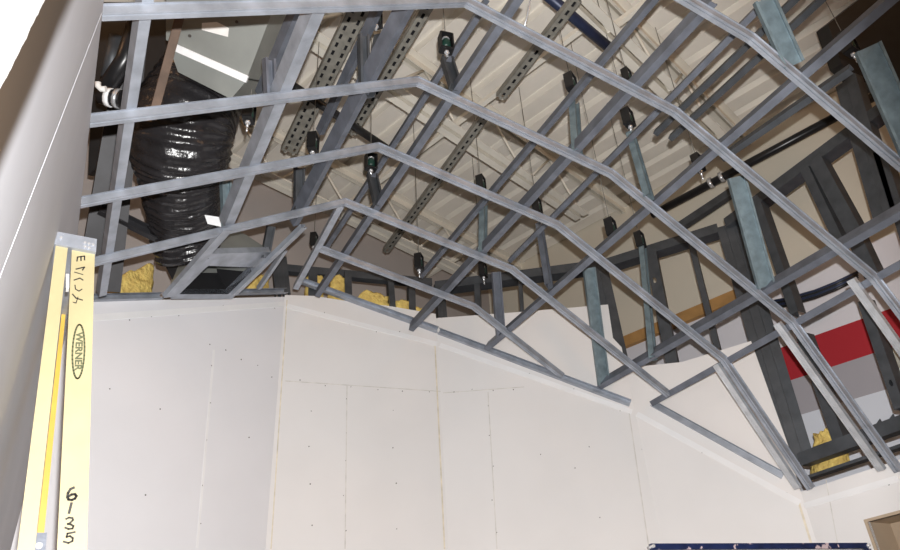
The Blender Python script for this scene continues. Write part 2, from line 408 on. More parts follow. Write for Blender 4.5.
# ridge member between the last rib apex and the wall corner
a, b_ = cei((338, 206), 0, 0), cei((293, 289), 0, 0)
mb = MB(); mb.sweep(cee(.03, .03), [a, b_], UZ, 'galv'); tag(mb.build('ridge_channel'), 'short grey steel channel along the ridge from the last folded channel to the wall corner', 'steel channel')
# thin upper runners
def urun(sct, qa, qb, label, off=.30, mtl='mid'):
    runner('upper_runner', sct, qa, qb, label, off, .04, .025, mtl, group='thin upper runners behind the vault framing')
urun(0, (304, 0), (262, 98), 'thin steel runner between the duct box and the pale wide runner')
urun(0, (386, 0), (322, 135), 'thin steel runner left of the slotted angle near the top of the picture')
urun(1, (486, 5), (324, 252), 'thin dark runner parallel to and left of the first runner past the ridge')
urun(1, (660, -5), (421, 278), 'thin dark runner behind the middle row of hangers')
urun(2, (778, -10), (509, 262), 'thin dark runner running to the end of the middle joist')
urun(2, (806, -10), (655, 135), 'doubled dark runner at the end of the nearest joist', .34, 'dark')
urun(2, (833, -10), (670, 140), 'second dark runner of the doubled pair beside the nearest joist', .36, 'dark')
urun(2, (851, 71), (722, 160), 'thin dark runner below the long runner at upper right', .12, 'dark')

# slotted angles below the joists
def slotted(qa, qb, label, z=4.30, w=.042, rows=1):
    P = V((0, 0, z)); a, b_ = hit(qa, P, UZ), hit(qb, P, UZ); d = (b_-a).normalized(); s = d.cross(UZ).normalized(); L = (b_-a).length
    mb = MB(); n = int(L/.05)
    band = w/rows
    for r in range(rows):
        c0 = -w/2+band*r; c = c0+band/2; hw = band*.15
        for lo, hi in ((c0, c-hw), (c+hw, c0+band)):
            mb.box((a+b_)/2+s*(lo+hi)/2, d*L/2, s*(hi-lo)/2, UZ*.0015, 'slot')
        for i in range(n+1):
            mb.box(a+d*(L*i/n)+s*c, d*.011, s*hw, UZ*.0015, 'slot')
    for e in (-1, 1): mb.box((a+b_)/2+s*(e*w/2)+UZ*.014, d*L/2, s*.0015, UZ*.0155, 'slot')
    mb.box((a+b_)/2+UZ*.03, d*L/2, s*(w/2), UZ*.0015, 'void')
    tag(mb.build('slotted_angle'), label, 'slotted angle', 'slotted angles hung under the roof')
slotted((436, -6), (352, 134), 'dark slotted angle beside the runner left of the ridge', w=.048)
slotted((360, 8), (289, 152), 'wide dark slotted angle with two rows of holes, left of the other slotted angles', w=.09, rows=2)
slotted((577, 0), (501, 98), 'dark slotted angle below the nearest joist, upper middle of the roof', w=.05)
slotted((487, 115), (386, 252), 'long dark slotted angle dropping toward the rear wall in the middle', w=.045)

# ------------------------------------------------------------------ hangers and stubs
def hanger(label, q, B, stub=None, mtl='teal', stub_w=.05, size=1.0, rot=1.25):
    """q: pixel of the isolator; B: point under it (runner); stub: (y_top) image height of the stub top"""
    P = on_vertical(B, q[1])
    # keep the isolator on its own sight line at B's distance
    d = ray(q); t = (B.xy.length)/(d.xy.length); P = CAM + d*t
    top = thing('isolation_hanger', label, 'isolation hanger', V(P), 'black isolation hangers of the framing')
    w, h, dp = .026*size, .045*size, .02*size
    to = (CAM-P); to.z = 0; to.normalize(); a = Matrix.Rotation(rot, 3, 'Z') @ to; s = a.cross(UZ)
    k = MB()                                  # open steel stirrup round the rubber
    k.box(P+UZ*h, s*w, a*dp, UZ*.003, 'black'); k.box(P-UZ*h, s*w, a*dp, UZ*.003, 'black')
    k.box(P+s*w, s*.003, a*dp, UZ*h, 'black'); k.box(P-s*w, s*.003, a*dp, UZ*h, 'black')
    k.box(P-a*dp*.8, s*w, a*.003, UZ*h, 'black')
    part('housing', k, top)
    k = MB(); k.tube([P-UZ*h*.7, P-UZ*h*.5, P+UZ*h*.1, P+UZ*h*.4], [w*.55, w*.75, w*.75, w*.5], 'green', 14); part('rubber_insert', k, top)
    k = MB(); k.tube([P-UZ*(h+.035), P-UZ*h*.6], .0055, 'zinc', 8); k.tube([P-UZ*(h+.016), P-UZ*(h+.006)], .011, 'zinc', 6); part('hanger_bolt', k, top)
    k = MB(); k.tube([P+UZ*h*.4, P+UZ*h*.55], w*.62, 'zinc', 12); part('washer', k, top)
    k = MB(); k.tube([P+UZ*h, V((P.x, P.y, ZD-.005))], .0017, 'wire', 6); part('hang_wire', k, top)
    if stub is not None:
        T = CAM + ray((q[0], stub)) * t
        nseg = (B-T)
        k = MB(); k.sweep(stud(stub_w, .03), [T, B + nseg.normalized()*.02], a, mtl); part('stud_drop', k, top)
    else:
        k = MB(); k.tube([P-UZ*(h+.02), V((P.x, P.y, max(B.z+.03, P.z-h-.06)))], .0035, 'zinc', 6); part('threaded_rod', k, top) if P.z-h-.02 > B.z+.05 else k.bm.free()
    return top
def rp(k, q): return cei(q, {0: 0, 1: 0, 2: 0, 3: 1, 4: 1, 5: 2, 6: 2, 7: 3}[k], .03)
hanger('black hanger with green rubber hung right under the bend of the top channel', (446, 43), rp(3, (454, 88)), 62, 'dark', rot=.35)
hanger('black hanger with pale stud drop in the upper middle, right of the slotted angle', (571, 83), rp(4, (574, 152)), 102)
hanger('black hanger below the long top channel with its stud drop meeting the long right runner', (628, 118), rp(5, (645, 196)), 136)
hanger('black hanger with green rubber tucked under the bend of the channel crossing the duct bend', (371, 162), rp(3, (377, 203)), 177, 'dark', rot=.35)
hanger('black hanger in the middle with a pale stud drop onto the middle runner', (481, 184), rp(4, (480, 252)), 204)
hanger('black hanger above the last folded bend with a dark stud drop to the long runner', (537, 206), rp(5, (546, 284)), 226, 'mid')
hanger('black hanger with a pale bolt above the wall end of the ridge runner', (419, 262), rp(3, (420, 291)))
hanger('black hanger beside the short dark stud drop near the white wall top', (483, 270), rp(5, (490, 345)))
hanger('black hanger half hidden behind the wide slotted angle, left of the ridge', (313, 143), rp(2, (316, 180)))
hanger('small black hanger behind the ridge channel near the wall corner', (314, 240), rp(3, (318, 290)), size=.9)
hanger('black hanger against the pale right wall, above the long runner', (611, 228), rp(5, (612, 248)))
hanger('black hanger beside the dark stud with the white hole', (640, 240), rp(6, (650, 356)), 246, 'teal', .042)
hanger('black hanger at the top edge left of the ridge', (376, 17), rp(2, (366, 90)), 40, 'dark')
hanger('black hanger at the pipe crossing right of the second fold', (698, 163), rp(6, (768, 288)))
hanger('large black hanger in the dark upper right corner', (848, 44), rp(6, (900, 215)), size=1.2)
hanger('black hanger left of the pale wide runner, beside the duct', (249, 112), rp(1, (250, 165)))
hanger('black hanger where the black pipe meets the nearest joist', (627, 76), rp(5, (690, 165)), size=.8)
def drop(k, qt, qb, w, label, mtl='teal'):
    B = rp(k, qb); t = B.xy.length/ray(qb).xy.length; T = CAM+ray(qt)*t
    a = (CAM-B); a.z = 0; a.normalize(); a = Matrix.Rotation(.3, 3, 'Z') @ a
    mb = MB(); mb.sweep(stud(w*t*ray(qb).dot(fw)/FPX, .03), [T, B], a, mtl)
    tag(mb.build('stud_drop'), label, 'steel stud', 'stud drops standing on the runners')
drop(5, (762, 0), (792, 66), 20, 'large blue grey stud drop at upper right landing on the long runner')
drop(6, (866, 48), (912, 152), 24, 'large blue grey stud drop in the dark upper right corner')
drop(6, (735, 177), (765, 287), 17, 'tall blue grey stud drop in front of the dark corner post')
drop(6, (588, 268), (603, 384), 12, 'blue grey stud drop standing at the wall end of the low runner')
drop(5, (495, 272), (500, 336), 9, 'dark stud drop at the rear wall end of the long runner', 'mid')
drop(2, (298, 168), (298, 216), 10, 'dark stud drop at the lower end of the runner left of the ridge', 'dark')
drop(2, (362, 36), (363, 86), 10, 'dark twin stud drop beside the white joist left of the ridge', 'dark')
drop(1, (267, 60), (269, 104), 11, 'blue grey stud drop on the pale wide runner near the duct box', 'mid')
drop(1, (224, 181), (226, 228), 10, 'blue grey stud drop beside the lower end of the flexible duct', 'teal')
drop(2, (270, 226), (264, 258), 8, 'short dark stud drop behind the square air outlet', 'dark')
# loose tie wire
mb = MB(); a = cei((531, -4), 1, .10); b_ = cei((521, 38), 1, -.014); mb.tube([a, a.lerp(b_, .5)+rt*.004, b_], .0035, 'zinc', 6); tag(mb.build('tie_wire'), 'bright loose tie wire bent over the top channel', 'wire')
# conduits and rod
def pipe(name, pts, r, m, label, cat): mb = MB(); mb.tube(pts, r, m, 10); return tag(mb.build(name), label, cat)
z = ZJ-.08; P = V((0, 0, z))
pipe('conduit', [hit((547, -5), P, UZ), hit((612, 50), P, UZ)], .026, 'blue', 'dark blue conduit running along the nearest joist', 'conduit')
P = V((0, 0, 4.22))
pipe('steel_rod', [hit((284, 80), P, UZ), hit((392, 152), P, UZ)], .022, 'pipe', 'black rod crossing the runners left of the ridge', 'rod')

# ------------------------------------------------------------------ framing above the rear and right walls
def post(i, qt, qb, w, label, mtl='dark', off=.022, name='wall_stud', n=1, grp='dark wall studs above the board'):
    a, b_ = fac(qt, i, off), fac(qb, i, off); dep = (b_-CAM).dot(fw); ww = w*dep/FPX/n
    for k in range(n):
        mb = MB(); sd = WN[i].cross(UZ).normalized(); sh = sd*(ww*(k-(n-1)/2)*1.02)
        mb.sweep(stud(ww, .06), [a+sh, b_+sh], WN[i], mtl)
        lab = label if n == 1 else '%s, %s stud of the pack' % (label, ['left', 'middle', 'right'][k] if n == 3 else ['left', 'right'][k])
        tag(mb.build(name), lab, 'steel stud', grp)
post(3, (729, 224), (799, 462), 29, 'tall dark corner post beside the red wall band', n=3)
post(2, (598, 264), (619, 362), 19, 'dark mid wall post behind the low runner', n=2)
post(1, (440, 282), (443, 317), 9, 'short dark stud at the middle wall bend', n=2)
post(1, (279, 256), (283, 293), 15, 'dark stud at the ridge corner', n=3)
post(1, (313, 268), (313, 296), 9, 'short dark stud right of the ridge corner, before the yellow wool')
post(1, (348, 270), (349, 303), 7, 'short dark stud between two yellow wool pieces')
post(1, (391, 280), (393, 308), 6, 'short dark stud right of the yellow wool row')
post(1, (412, 284), (413, 326), 7, 'short dark stud left of the middle bend of the rear wall')
post(2, (477, 283), (478, 315), 6, 'short dark stud above the white board left of the long runner end')
post(2, (520, 280), (522, 311), 4, 'thin dark stud above the white board right of the long runner end')
post(3, (650, 250), (676, 386), 12, 'dark stud with a white hole, right of the mid wall post')
post(3, (691, 244), (717, 348), 6, 'thin dark stud alone against the pale outer wall')
post(4, (755, 198), (794, 313), 10, 'thin dark stud just right of the tall blue grey drop')
post(4, (804, 168), (838, 240), 10, 'narrow dark stud right of the folded channel at upper right')
post(4, (814, 158), (856, 236), 15, 'wide dark stud with a side clip at upper right')
post(4, (845, 80), (884, 214), 24, 'broad dark stud in the upper right', n=2)
post(4, (878, 150), (908, 245), 12, 'dark stud at the right edge above the low runner')
post(4, (853, 236), (871, 275), 15, 'dark stud between the two lowest runners at right')
post(4, (862, 300), (899, 408), 11, 'dark stud in front of the red wall band at the right edge')
post(4, (801, 335), (838, 440), 13, 'dark stud behind the bright splice channel in front of the red band')
def punch(o, c, axis, w, h):                 # oblong service hole cut through a stud web
    n = axis.normalized(); s_ = n.cross(UZ).normalized(); k = MB()
    ring = [V(c) + s_*math.cos(t)*w + UZ*math.sin(t)*h for t in [i*math.pi/8 for i in range(16)]]
    k.loft([[p-n*.02 for p in ring], [p+n*.02 for p in ring]], 'dark'); cut = k.build('cut')
    md = o.modifiers.new('b', 'BOOLEAN'); md.operation = 'DIFFERENCE'; md.solver = 'EXACT'; md.object = cut
    bpy.context.view_layer.update()
    me = bpy.data.meshes.new_from_object(o.evaluated_get(bpy.context.evaluated_depsgraph_get()))
    o.modifiers.clear(); o.data = me; bpy.data.objects.remove(cut)
for o in list(col.objects):
    if 'white hole, right' in o.get('label', ''): punch(o, fac((654.5, 280), 3, .022), WN[3], .012, .02)
    if o.get('label', '').startswith('dark stud in front of the red'): punch(o, fac((891, 383), 4, .022), WN[4], .008, .015)
# horizontal tracks
def hbeam(pts, label, h=.06, d=.09, mtl='dark', upv=UZ):
    mb = MB(); pr = [(-d/2, 0), (d/2, 0), (d/2, h), (d/2-.003, h), (d/2-.003, .003), (-d/2+.003, .003), (-d/2+.003, h), (-d/2, h)]
    mb.sweep(pr, pts, upv, mtl); tag(mb.build('top_track'), label, 'metal track', 'tracks of the framing above the walls')
zt2 = 3.915
def cz(i, j, t0, t1, off=.07): return [V((*(C[i].lerp(C[j], t) + WN[i]*off).xy, zt2)) for t in (t0, t1)]
hbeam([p+UZ*.045 for p in cz(1, 2, 0, 1)], 'dark horizontal track over the board between the ridge corner and the middle bend', .05, .05)
hbeam(cz(2, 3, 0, 1), 'dark horizontal track over the board behind the wall end of the long runner')
hbeam(cz(3, 4, 0, 1), 'dark horizontal track leading to the tall dark corner post')
hbeam([V((3.11, 2.2, zt2)), V((3.11, .6, zt2))], 'dark horizontal track high on the right, over the wide dark studs')
a, b_ = fac((683, 229), 3, .3), fac((742, 190), 3, .3); hbeam([a, b_], 'dark upper track behind the tall blue grey stud drop', .05, .05)
a, b_ = fac((808, 480), 4, .04), fac((920, 443), 4, .04); b_.z = a.z; hbeam([a, b_], 'dark floor track on the right wall below the yellow wool', .014, .05, 'dark')
a, b_ = fac((803, 460), 4, .04), fac((920, 417), 4, .04); b_.z = a.z
mb = MB(); mb.sweep([(-.03, -.03), (.03, -.03), (.03, .03), (-.03, .03)], [a, b_], UZ, 'dark')
for q in ((866, 428), (878, 424), (891, 419)):
    c = fac(q, 4, .035); d = V((0, 1, 0)); c.z = a.z+.03; mb.prism([c-d*.02, c+d*.02, c+UZ*.022-d*.016], V((.004, 0, 0)), 'dark')
tag(mb.build('cross_rail'), 'dark cross rail with bent up tabs over the right wall', 'steel rail')
mb = MB(); mb.prism([at(q, 3.7) for q in ((828, 24), (866, -6), (912, -10), (912, 84), (880, 88), (860, 80), (842, 64))], fw*.12, 'black'); tag(mb.build('black_sheet'), 'black sheet standing in for the shade of the upper right corner', 'black sheet')  # black sheet added to darken this corner, shade as solid colour
# black pipe, cables
def outer(q, s): return hit(q, JD*s, JD)
pts = [outer(q, 3.95) for q in ((652, 215), (727, 175), (790, 142), (827, 120), (905, 80))]
pp = thing('sprinkler_pipe', 'black pipe running high along the pale right wall', 'pipe', pts[2])
k = MB(); k.tube([pts[0], pts[-1]], .028, 'pipe', 10); part('pipe_run', k, pp)
k = MB(); d = (pts[-1]-pts[0]).normalized()
for q in ((711, 183), (722, 177)): c = outer(q, 3.95); k.tube([c-d*.012, c+d*.012], .038, 'zinc', 12)
part('coupling', k, pp)
mb = MB()
for dz in range(4):
    pts = [outer((q[0], q[1]+dz*2.2), 4.05) for q in ((770, 302), (790, 298), (815, 291), (835, 283), (858, 272))]; mb.tube(pts, .009, 'pipe' if dz % 2 else 'blue', 6)
tag(mb.build('cable_bundle'), 'sagging bundle of dark cables in front of the white wall band', 'cables')
mb = MB()
pts = [fac(q, 4, .09) for q in ((886, 348), (893, 349), (897, 366), (905, 372), (905, 396), (893, 392))]
mb.prism(pts, V((.03, 0, 0)), 'bag'); bm_ = mb.bm; tag(mb.build('plastic_bag'), 'milky plastic bag hanging on a dark stud at the right edge', 'bag')

# ------------------------------------------------------------------ glass wool
def wool(i, quad, label, th=.07, off=.03, rag=.02):
    P = [fac(q, i, off) for q in quad]; mb = MB(); N, Mm = 18, 12; n = -WN[i]; k = mb.mi('wool')
    def pt(u, v, back):
        v2 = v
        p = P[0].lerp(P[1], u).lerp(P[3].lerp(P[2], u), v2)
        nz = noise.noise(p*14)+.6*noise.noise(p*35)
        p = p + UZ*(v*rag*(nz+.6*noise.noise(V((u*9, i*3.1, 0))))) + (P[1]-P[0]).normalized()*rag*.5*noise.noise(p*20)
        return p + (-n*th if back else n*(.012*nz - .02*((2*u-1)**4)))
    g = [[[mb.bm.verts.new(pt(a/N, c/Mm, bk)) for c in range(Mm+1)] for a in range(N+1)] for bk in (0, 1)]
    for bk in (0, 1):
        for a in range(N):
            for c in range(Mm):
                f = mb.bm.faces.new((g[bk][a][c], g[bk][a+1][c], g[bk][a+1][c+1], g[bk][a][c+1])); f.smooth = True
    for a in range(N):
        for c in (0, Mm): mb.bm.faces.new((g[0][a][c], g[0][a+1][c], g[1][a+1][c], g[1][a][c]))
    for c in range(Mm):
        for a in (0, N): mb.bm.faces.new((g[0][a][c], g[0][a][c+1], g[1][a][c+1], g[1][a][c]))
    tag(mb.build('insulation_batt'), label, 'insulation', 'yellow glass wool pieces')
# quads: bottom-left, bottom-right, top-right, top-left
wool(0, [(110, 295), (155, 294), (156, 263), (112, 277)], 'yellow glass wool batt beside the ladder, behind the left rear wall', rag=.018)
wool(0, [(249, 290), (272, 290), (272, 272), (254, 276)], 'small yellow glass wool piece between the crossed bars of the air outlet')
wool(1, [(305, 297), (324, 297), (323, 274), (307, 273)], 'yellow glass wool piece just right of the ridge corner')
wool(1, [(327, 299), (347, 301), (346, 277), (331, 276)], 'yellow glass wool piece between the two short studs right of the ridge')
wool(1, [(351, 303), (391, 307), (389, 295), (352, 294)], 'low yellow glass wool strip right of the short stud', rag=.03)
wool(1, [(394, 310), (428, 314), (424, 306), (394, 299)], 'thin yellow glass wool strip left of the middle wall bend', rag=.03)
wool(4, [(808, 477), (842, 466), (839, 452), (806, 463)], 'yellow glass wool batt low at the right corner under the dark rail', off=.10)
wool(4, [(811, 447), (834, 440), (832, 429), (812, 434)], 'yellow glass wool tuft above the dark rail at the right corner', off=.10, rag=.025)

# ------------------------------------------------------------------ duct, box and outlet
dp = thing('flexible_duct', 'fat black plastic wrapped flexible duct bending down to the left rear wall', 'duct', at((182, 213), 3.0))
path = [((212, 46), 3.20, 74), ((206, 70), 3.16, 82), ((195, 98), 3.10, 94), ((184, 122), 3.04, 101), ((181, 146), 3.04, 99), ((180, 168), 3.08, 88), ((181, 190), 3.12, 78), ((184, 210), 3.18, 72), ((184, 232), 3.24, 68), ((190, 256), 3.28, 64)]
cp = [at(q, d) for q, d, w in path]; cr_ = [w*d/FPX/2 for q, d, w in path]
# smooth resample
rings = []; NS = 170; NA = 48
def cat(a, b_, c, d, t): return .5*((2*b_)+(-a+c)*t+(2*a-5*b_+4*c-d)*t*t+(-a+3*b_-3*c+d)*t*t*t)
cen = []
for i in range(NS+1):
    x = i/NS*(len(cp)-1); k = min(int(x), len(cp)-2); t = x-k
    g4 = [max(0, k-1), k, k+1, min(len(cp)-1, k+2)]
    cen.append((cat(*[cp[j] for j in g4], t), cat(*[cr_[j] for j in g4], t)))
ax = None
for i, (p, r) in enumerate(cen):
    d = (cen[min(i+1, NS)][0]-cen[max(i-1, 0)][0]).normalized()
    ax = d.orthogonal().normalized() if ax is None else (ax-d*ax.dot(d)).normalized()
    bx = d.cross(ax); ring = []
    for k in range(NA):
        th = 2*math.pi*k/NA; o = ax*math.cos(th)+bx*math.sin(th)
        wv = .5+.5*math.sin(i*2*math.pi/5.6 + 1.2*math.sin(th*2))
        nz = noise.noise(p*6+o*2.5)*.10 + noise.noise(V((i*.36, th*1.6, 3)))*.035
        ring.append(p + o*r*(1 - .05*wv + nz*.42))
    rings.append(ring)
k = MB(); k.loft(rings, 'wrap', smooth=True); part('duct_wrap', k, dp)
k = MB(); c = at((217, 222), 2.92)
k.prism([at(q, 3.04) for q in ((205, 215), (219, 217), (222, 227), (208, 224))], -fw*.006, 'foil'); part('tape_patch', k, dp)
bx = thing('duct_box', 'silver sheet metal duct box with a white sticker, above the flexible duct', 'duct', at((215, 50), 2.75))
BP, BN = at((210, 45), 2.76), (-fw*.9-UZ*.25-rt*.1).normalized()
def bp(q, o=0.0): return hit(q, BP+BN*o, BN)
k = MB(); k.prism([bp(q) for q in ((166, 40), (247, 78), (279, -6), (166, -8))], -BN*.5, 'sheet')
k.prism([bp(q) for q in ((168, 44), (247, 80), (231, 99), (178, 72))], -BN*.42, 'sheet'); part('box_body', k, bx)
k = MB(); a1, a2 = bp((170, 45), .002), bp((248, 79.5), .002); dd = (a2-a1).normalized(); s_ = dd.cross(BN).normalized()
k.prism([a1-s_*.014, a2-s_*.014, a2+s_*.014, a1+s_*.014], BN*.012, 'foil'); part('flange', k, bx)
k = MB(); k.prism([bp(q, .001) for q in ((202, 23), (217, 22), (229, 28), (228, 37), (202, 30))], BN*.002, 'sticker'); part('sticker', k, bx)
k = MB()
for q in ((181, 22), (190, 36), (237, 22), (262, 12)):
    c = bp(q); k.tube([c, c+BN*.006], .006, 'screw', 8)
part('screw', k, bx)
# square outlet set in the sloping plane at the wall
ob = thing('air_outlet', 'square black air outlet with a grey metal frame, above the left rear wall', 'air outlet', cei((222, 280), 0, .02))
inner = [cei(q, 0, .03) for q in ((180, 294), (228, 294), (260, 268), (208, 266))]
outerq = [cei(q, 0, .03) for q in ((171, 299), (232, 299), (271, 252), (205, 254))]
k = MB(); n0 = CN[0]
for i in range(4):
    j = (i+1) % 4; k.prism([outerq[i], outerq[j], inner[j], inner[i]], n0*.03, 'galv')
part('frame', k, ob)
k = MB()
for i in range(4):
    j = (i+1) % 4; k.prism([inner[i], inner[j], inner[j]+n0*.22, inner[i]+n0*.22], (inner[(i+2) % 4]-inner[i]).normalized()*-.004, 'void')
k.prism([p+n0*.22 for p in inner], n0*.01, 'void'); part('liner', k, ob)
k = MB(); c0 = sum(outerq, V())/4
k.loft([[c0+(p-c0)*.95+n0*.035 for p in outerq], [c0+(p-c0)*.55+n0*.24 for p in outerq]], 'sheet', cap=False); part('boot', k, ob)
def bar(qa, qb, label, off=.005, w=.032, mtl='galv', name='brace_channel', sct=0):
    a, b_ = cei(qa, sct, off), cei(qb, sct, off); mb = MB(); mb.sweep(cee(.022, w), [a, b_], CN[sct], mtl); tag(mb.build(name), label, 'steel brace', 'braces round the air outlet')
bar((223, 231), (164, 298), 'grey slotted steel brace along the left side of the air outlet', -.012, .05)
bar((302, 228), (232, 296), 'grey steel brace along the right side of the air outlet', -.012, .034)
bar((284, 252), (258, 290), 'thin grey steel brace crossing right of the air outlet', .05, .022)
# dark things left of the duct, behind the left wall's top edge
mb = MB(); a, b_ = at((97, 214), 3.0), at((163, 246), 3.15); mb.sweep(cee(.05, .03), [a, b_], UZ, 'shade'); tag(mb.build('brace_stud'), 'dark diagonal steel stud between the left posts and the flexible duct', 'steel brace')
def lpost(qa, qb, w, label, d=3.0, mtl='shade'):
    a = at(qa, d); b_ = at(qb, d*1.02); ww = w*d/FPX; f = (CAM-a); f.z = 0; f.normalize()
    mb = MB(); mb.sweep(stud(ww, .06), [b_, a], -f, mtl); tag(mb.build('wall_stud'), label, 'steel stud', 'dark studs behind the left wall edge')
lpost((128, 60), (94, 255), 22, 'broad dark stud right beside the top edge of the left wall')
lpost((140, 40), (113, 292), 14, 'dark stud just right of the pale left runner')
mb = MB(); a, b_ = at((176, 14), 2.55), at((148, 118), 2.62); mb.sweep(cee(.05, .03), [a, b_], UZ, 'rust'); tag(mb.build('rusty_channel'), 'rusty brown channel beside the duct box', 'steel channel')
cb = thing('vent_pipe', 'black pipe with a chrome coupling and white clip, behind the left wall edge', 'pipe', at((112, 96), 2.7))
k = MB(); k.tube([at((138, 18), 2.7), at((125, 60), 2.7), at((104, 92), 2.7)], .035, 'pipe', 12); part('pipe_run', k, cb)
k = MB(); k.tube([at((100, 96), 2.65), at((122, 99), 2.65)], [.03, .034], 'pipe', 12); k.tube([at((107, 97), 2.65), at((112, 98), 2.65)], .036, 'foil', 12); k.tube([at((116, 98), 2.65), at((120, 99), 2.65)], .038, 'bright', 12); part('coupling', k, cb)
k = MB(); k.tube([at(q, 2.6) for q in ((98, 82), (98, 86), (101, 89), (106, 89))], .011, 'sticker', 8); part('clip', k, cb)
mb = MB(); mb.prism([at(q, 3.25) for q in ((96, 2), (170, 2), (168, 60), (140, 130), (88, 175))], fw*.05, 'black'); tag(mb.build('black_sheet'), 'black sheet across the gap between left wall and duct', 'black sheet')  # plain black sheet closing the gap behind the wall edge
mb = MB(); mb.tube([at((117, 36), 2.9), at((108, 78), 2.9)], .03, 'dark', 10); tag(mb.build('grey_sleeve'), 'short blue grey pipe sleeve in the dark gap beside the left wall', 'pipe sleeve')

# ------------------------------------------------------------------ stepladder leaning at the left wall
YL = 1.72
def yl(q, y=YL): return hit(q, V((0, y, 0)), V((0, 1, 0)))
def tofloor(qa, qb, y=YL):
    a, b_ = yl(qa, y), yl(qb, y); d = (b_-a); t = -a.z/d.z; return a, a+d*t
lad = thing('stepladder', 'folded cream fiberglass stepladder leaning at the left wall, with hand written numbers', 'ladder', V((.22, YL+.2, 0)))
def rail(qtl, qtr, qbl, qbr, y, m, name='rail', lab=None):
    a0, b0 = tofloor(qtl, qbl, y); a1, b1 = tofloor(qtr, qbr, y)
    # keep constant width below the frame
    wd = (b1-b0).length; w1 = (yl(qbr, y)-yl(qbl, y)).length
    if wd > 1.3*w1: c = (b0+b1)/2; x = (b1-b0).normalized(); b0, b1 = c-x*w1*.65, c+x*w1*.65
    k = MB(); t = .004; dpt = V((0, .028, 0)); k.prism([a0, a1, b1, b0], V((0, t, 0)), m)
    s = (a1-a0).normalized()*t
    o_ = V((0, t, 0)); k.prism([a0+o_, a0+s+o_, b0+s+o_, b0+o_], dpt, m); k.prism([a1-s+o_, a1+o_, b1+o_, b1-s+o_], dpt, m)
    o = part(name, k, lad)
    if lab: o['label'] = lab
    return o, (a0, a1, b0, b1)
o, RR = rail((72, 247), (95, 247), (57, 550), (87, 550), YL, 'frp', lab='cream rail with oval maker mark and black numbers')
rail((56, 243), (68, 246), (17, 550), (35, 550), YL-.005, 'frp')
rail((66.5, 270), (70, 270), (35, 532), (46.5, 532), YL+.36, 'frp_y', lab='darker yellow rail seen between the cream ones')
rail((78, 262), (86, 262), (58, 545), (70, 545), YL+.36, 'frp_y')
k = MB(); P = [yl(q, YL-.012) for q in ((55, 231), (97, 239), (96, 252), (54, 244))]; k.prism(P, V((0, .40, 0)), 'galv')
part('top_cap', k, lad)
k = MB()
for q in ((85, 243), (89, 244), (93, 245), (85, 247), (89, 248), (61, 238)): c = yl(q, YL-.012); k.tube([c, c-V((0, .003, 0))], .0035, 'zinc', 8)
part('rivets', k, lad)
for zc in (.35, .66, .97, 1.28):
    t = (RR[0].z-zc)/(RR[0].z); c = RR[0].lerp(RR[2], t).lerp(RR[1].lerp(RR[3], t), .5)
    k = MB(); k.box(c+V((0, .185, 0)), V((.04, 0, 0)), V((0, .175, 0)), V((0, 0, .012)), 'galv'); part('step', k, lad)
k = MB(); P = [yl(q, YL-.004) for q in ((66, 274), (69, 274), (69, 288), (66, 288))]; k.prism(P, V((0, .02, 0)), 'sticker'); part('spacer', k, lad)
k = MB(); P = [yl(q, YL+.355) for q in ((35, 533), (47, 533), (45, 560), (33, 560))]; k.prism(P, V((0, -.004, 0)), 'mid'); c = yl((39, 546), YL+.355); k.tube([c, c-V((0, .005, 0))], .008, 'zinc', 8); part('hinge_bracket', k, lad)
# markings: strokes drawn as thin ribbons on the rail face
axz = ((RR[0]+RR[1])/2-(RR[2]+RR[3])/2).normalized(); axx = axz.cross(V((0, 1, 0))).normalized()
if axx.x < 0: axx = -axx
YF = YL-.0012
def ribbon(k, pts, w, m, y=YF):
    for a, b_ in zip(pts, pts[1:]):
        d = (b_-a)
        if d.length < 1e-6: continue
        d.normalize(); s = V((0, 1, 0)).cross(d)*w/2; e = d*w*.3
        k.prism([a-s-e, b_-s+e, b_+s+e, a+s-e], V((0, .0008, 0)), m)
def px(pts): return [yl(q, YF) for q in pts]
def arc(cx, cy, rx, ry, a0, a1, n=12): return [(cx+rx*math.cos(math.radians(a0+(a1-a0)*i/n)), cy+ry*math.sin(math.radians(a0+(a1-a0)*i/n))) for i in range(n+1)]
k = MB(); W = .0052
ribbon(k, px([(74, 487.5), (70.5, 489), (68, 493), (67.3, 497), (68.5, 499.5), (72, 500), (75, 498.5), (76.5, 496), (75, 494), (71.5, 494.5), (68.5, 496.5)]), W, 'ink')
ribbon(k, px([(71.5, 503), (69, 513)]), W, 'ink')
ribbon(k, px([(66, 519), (69, 517.5), (72.5, 518), (73, 520), (70, 523), (67.5, 524), (71, 524.5), (73.5, 526), (72.5, 528.5), (68.5, 529), (65, 527.5)]), W*.75, 'ink')
ribbon(k, px([(75, 532), (67.5, 533.5), (66.5, 537), (70, 536), (72.8, 538), (72.5, 541), (68.5, 543), (63.5, 541.5)]), W*.75, 'ink')
o = part('hand_written_number', k, lad); o['label'] = 'black hand written digits 6135'; k = MB()
ribbon(k, px([(77, 261), (77.5, 257), (84.5, 256), (84.5, 260)]), W*.6, 'ink'); ribbon(k, px([(81, 256.5), (81, 260.5)]), W*.6, 'ink')
ribbon(k, px([(76, 269), (84.5, 267), (82.5, 270)]), W*.6, 'ink'); ribbon(k, px([(74.5, 272), (83, 274.5)]), W*.4, 'ink')
ribbon(k, px([(74, 280), (80, 278), (83, 280)]), W*.55, 'ink'); ribbon(k, px([(75, 285), (75.5, 289), (79, 291), (82, 289)]), W*.45, 'ink')
ribbon(k, px([(72.5, 294), (76, 298), (82.5, 300)]), W*.55, 'ink'); ribbon(k, px([(73, 302), (76, 303), (78, 297)]), W*.4, 'ink')
o = part('hand_written_note', k, lad); o['label'] = 'worn sideways black hand writing'
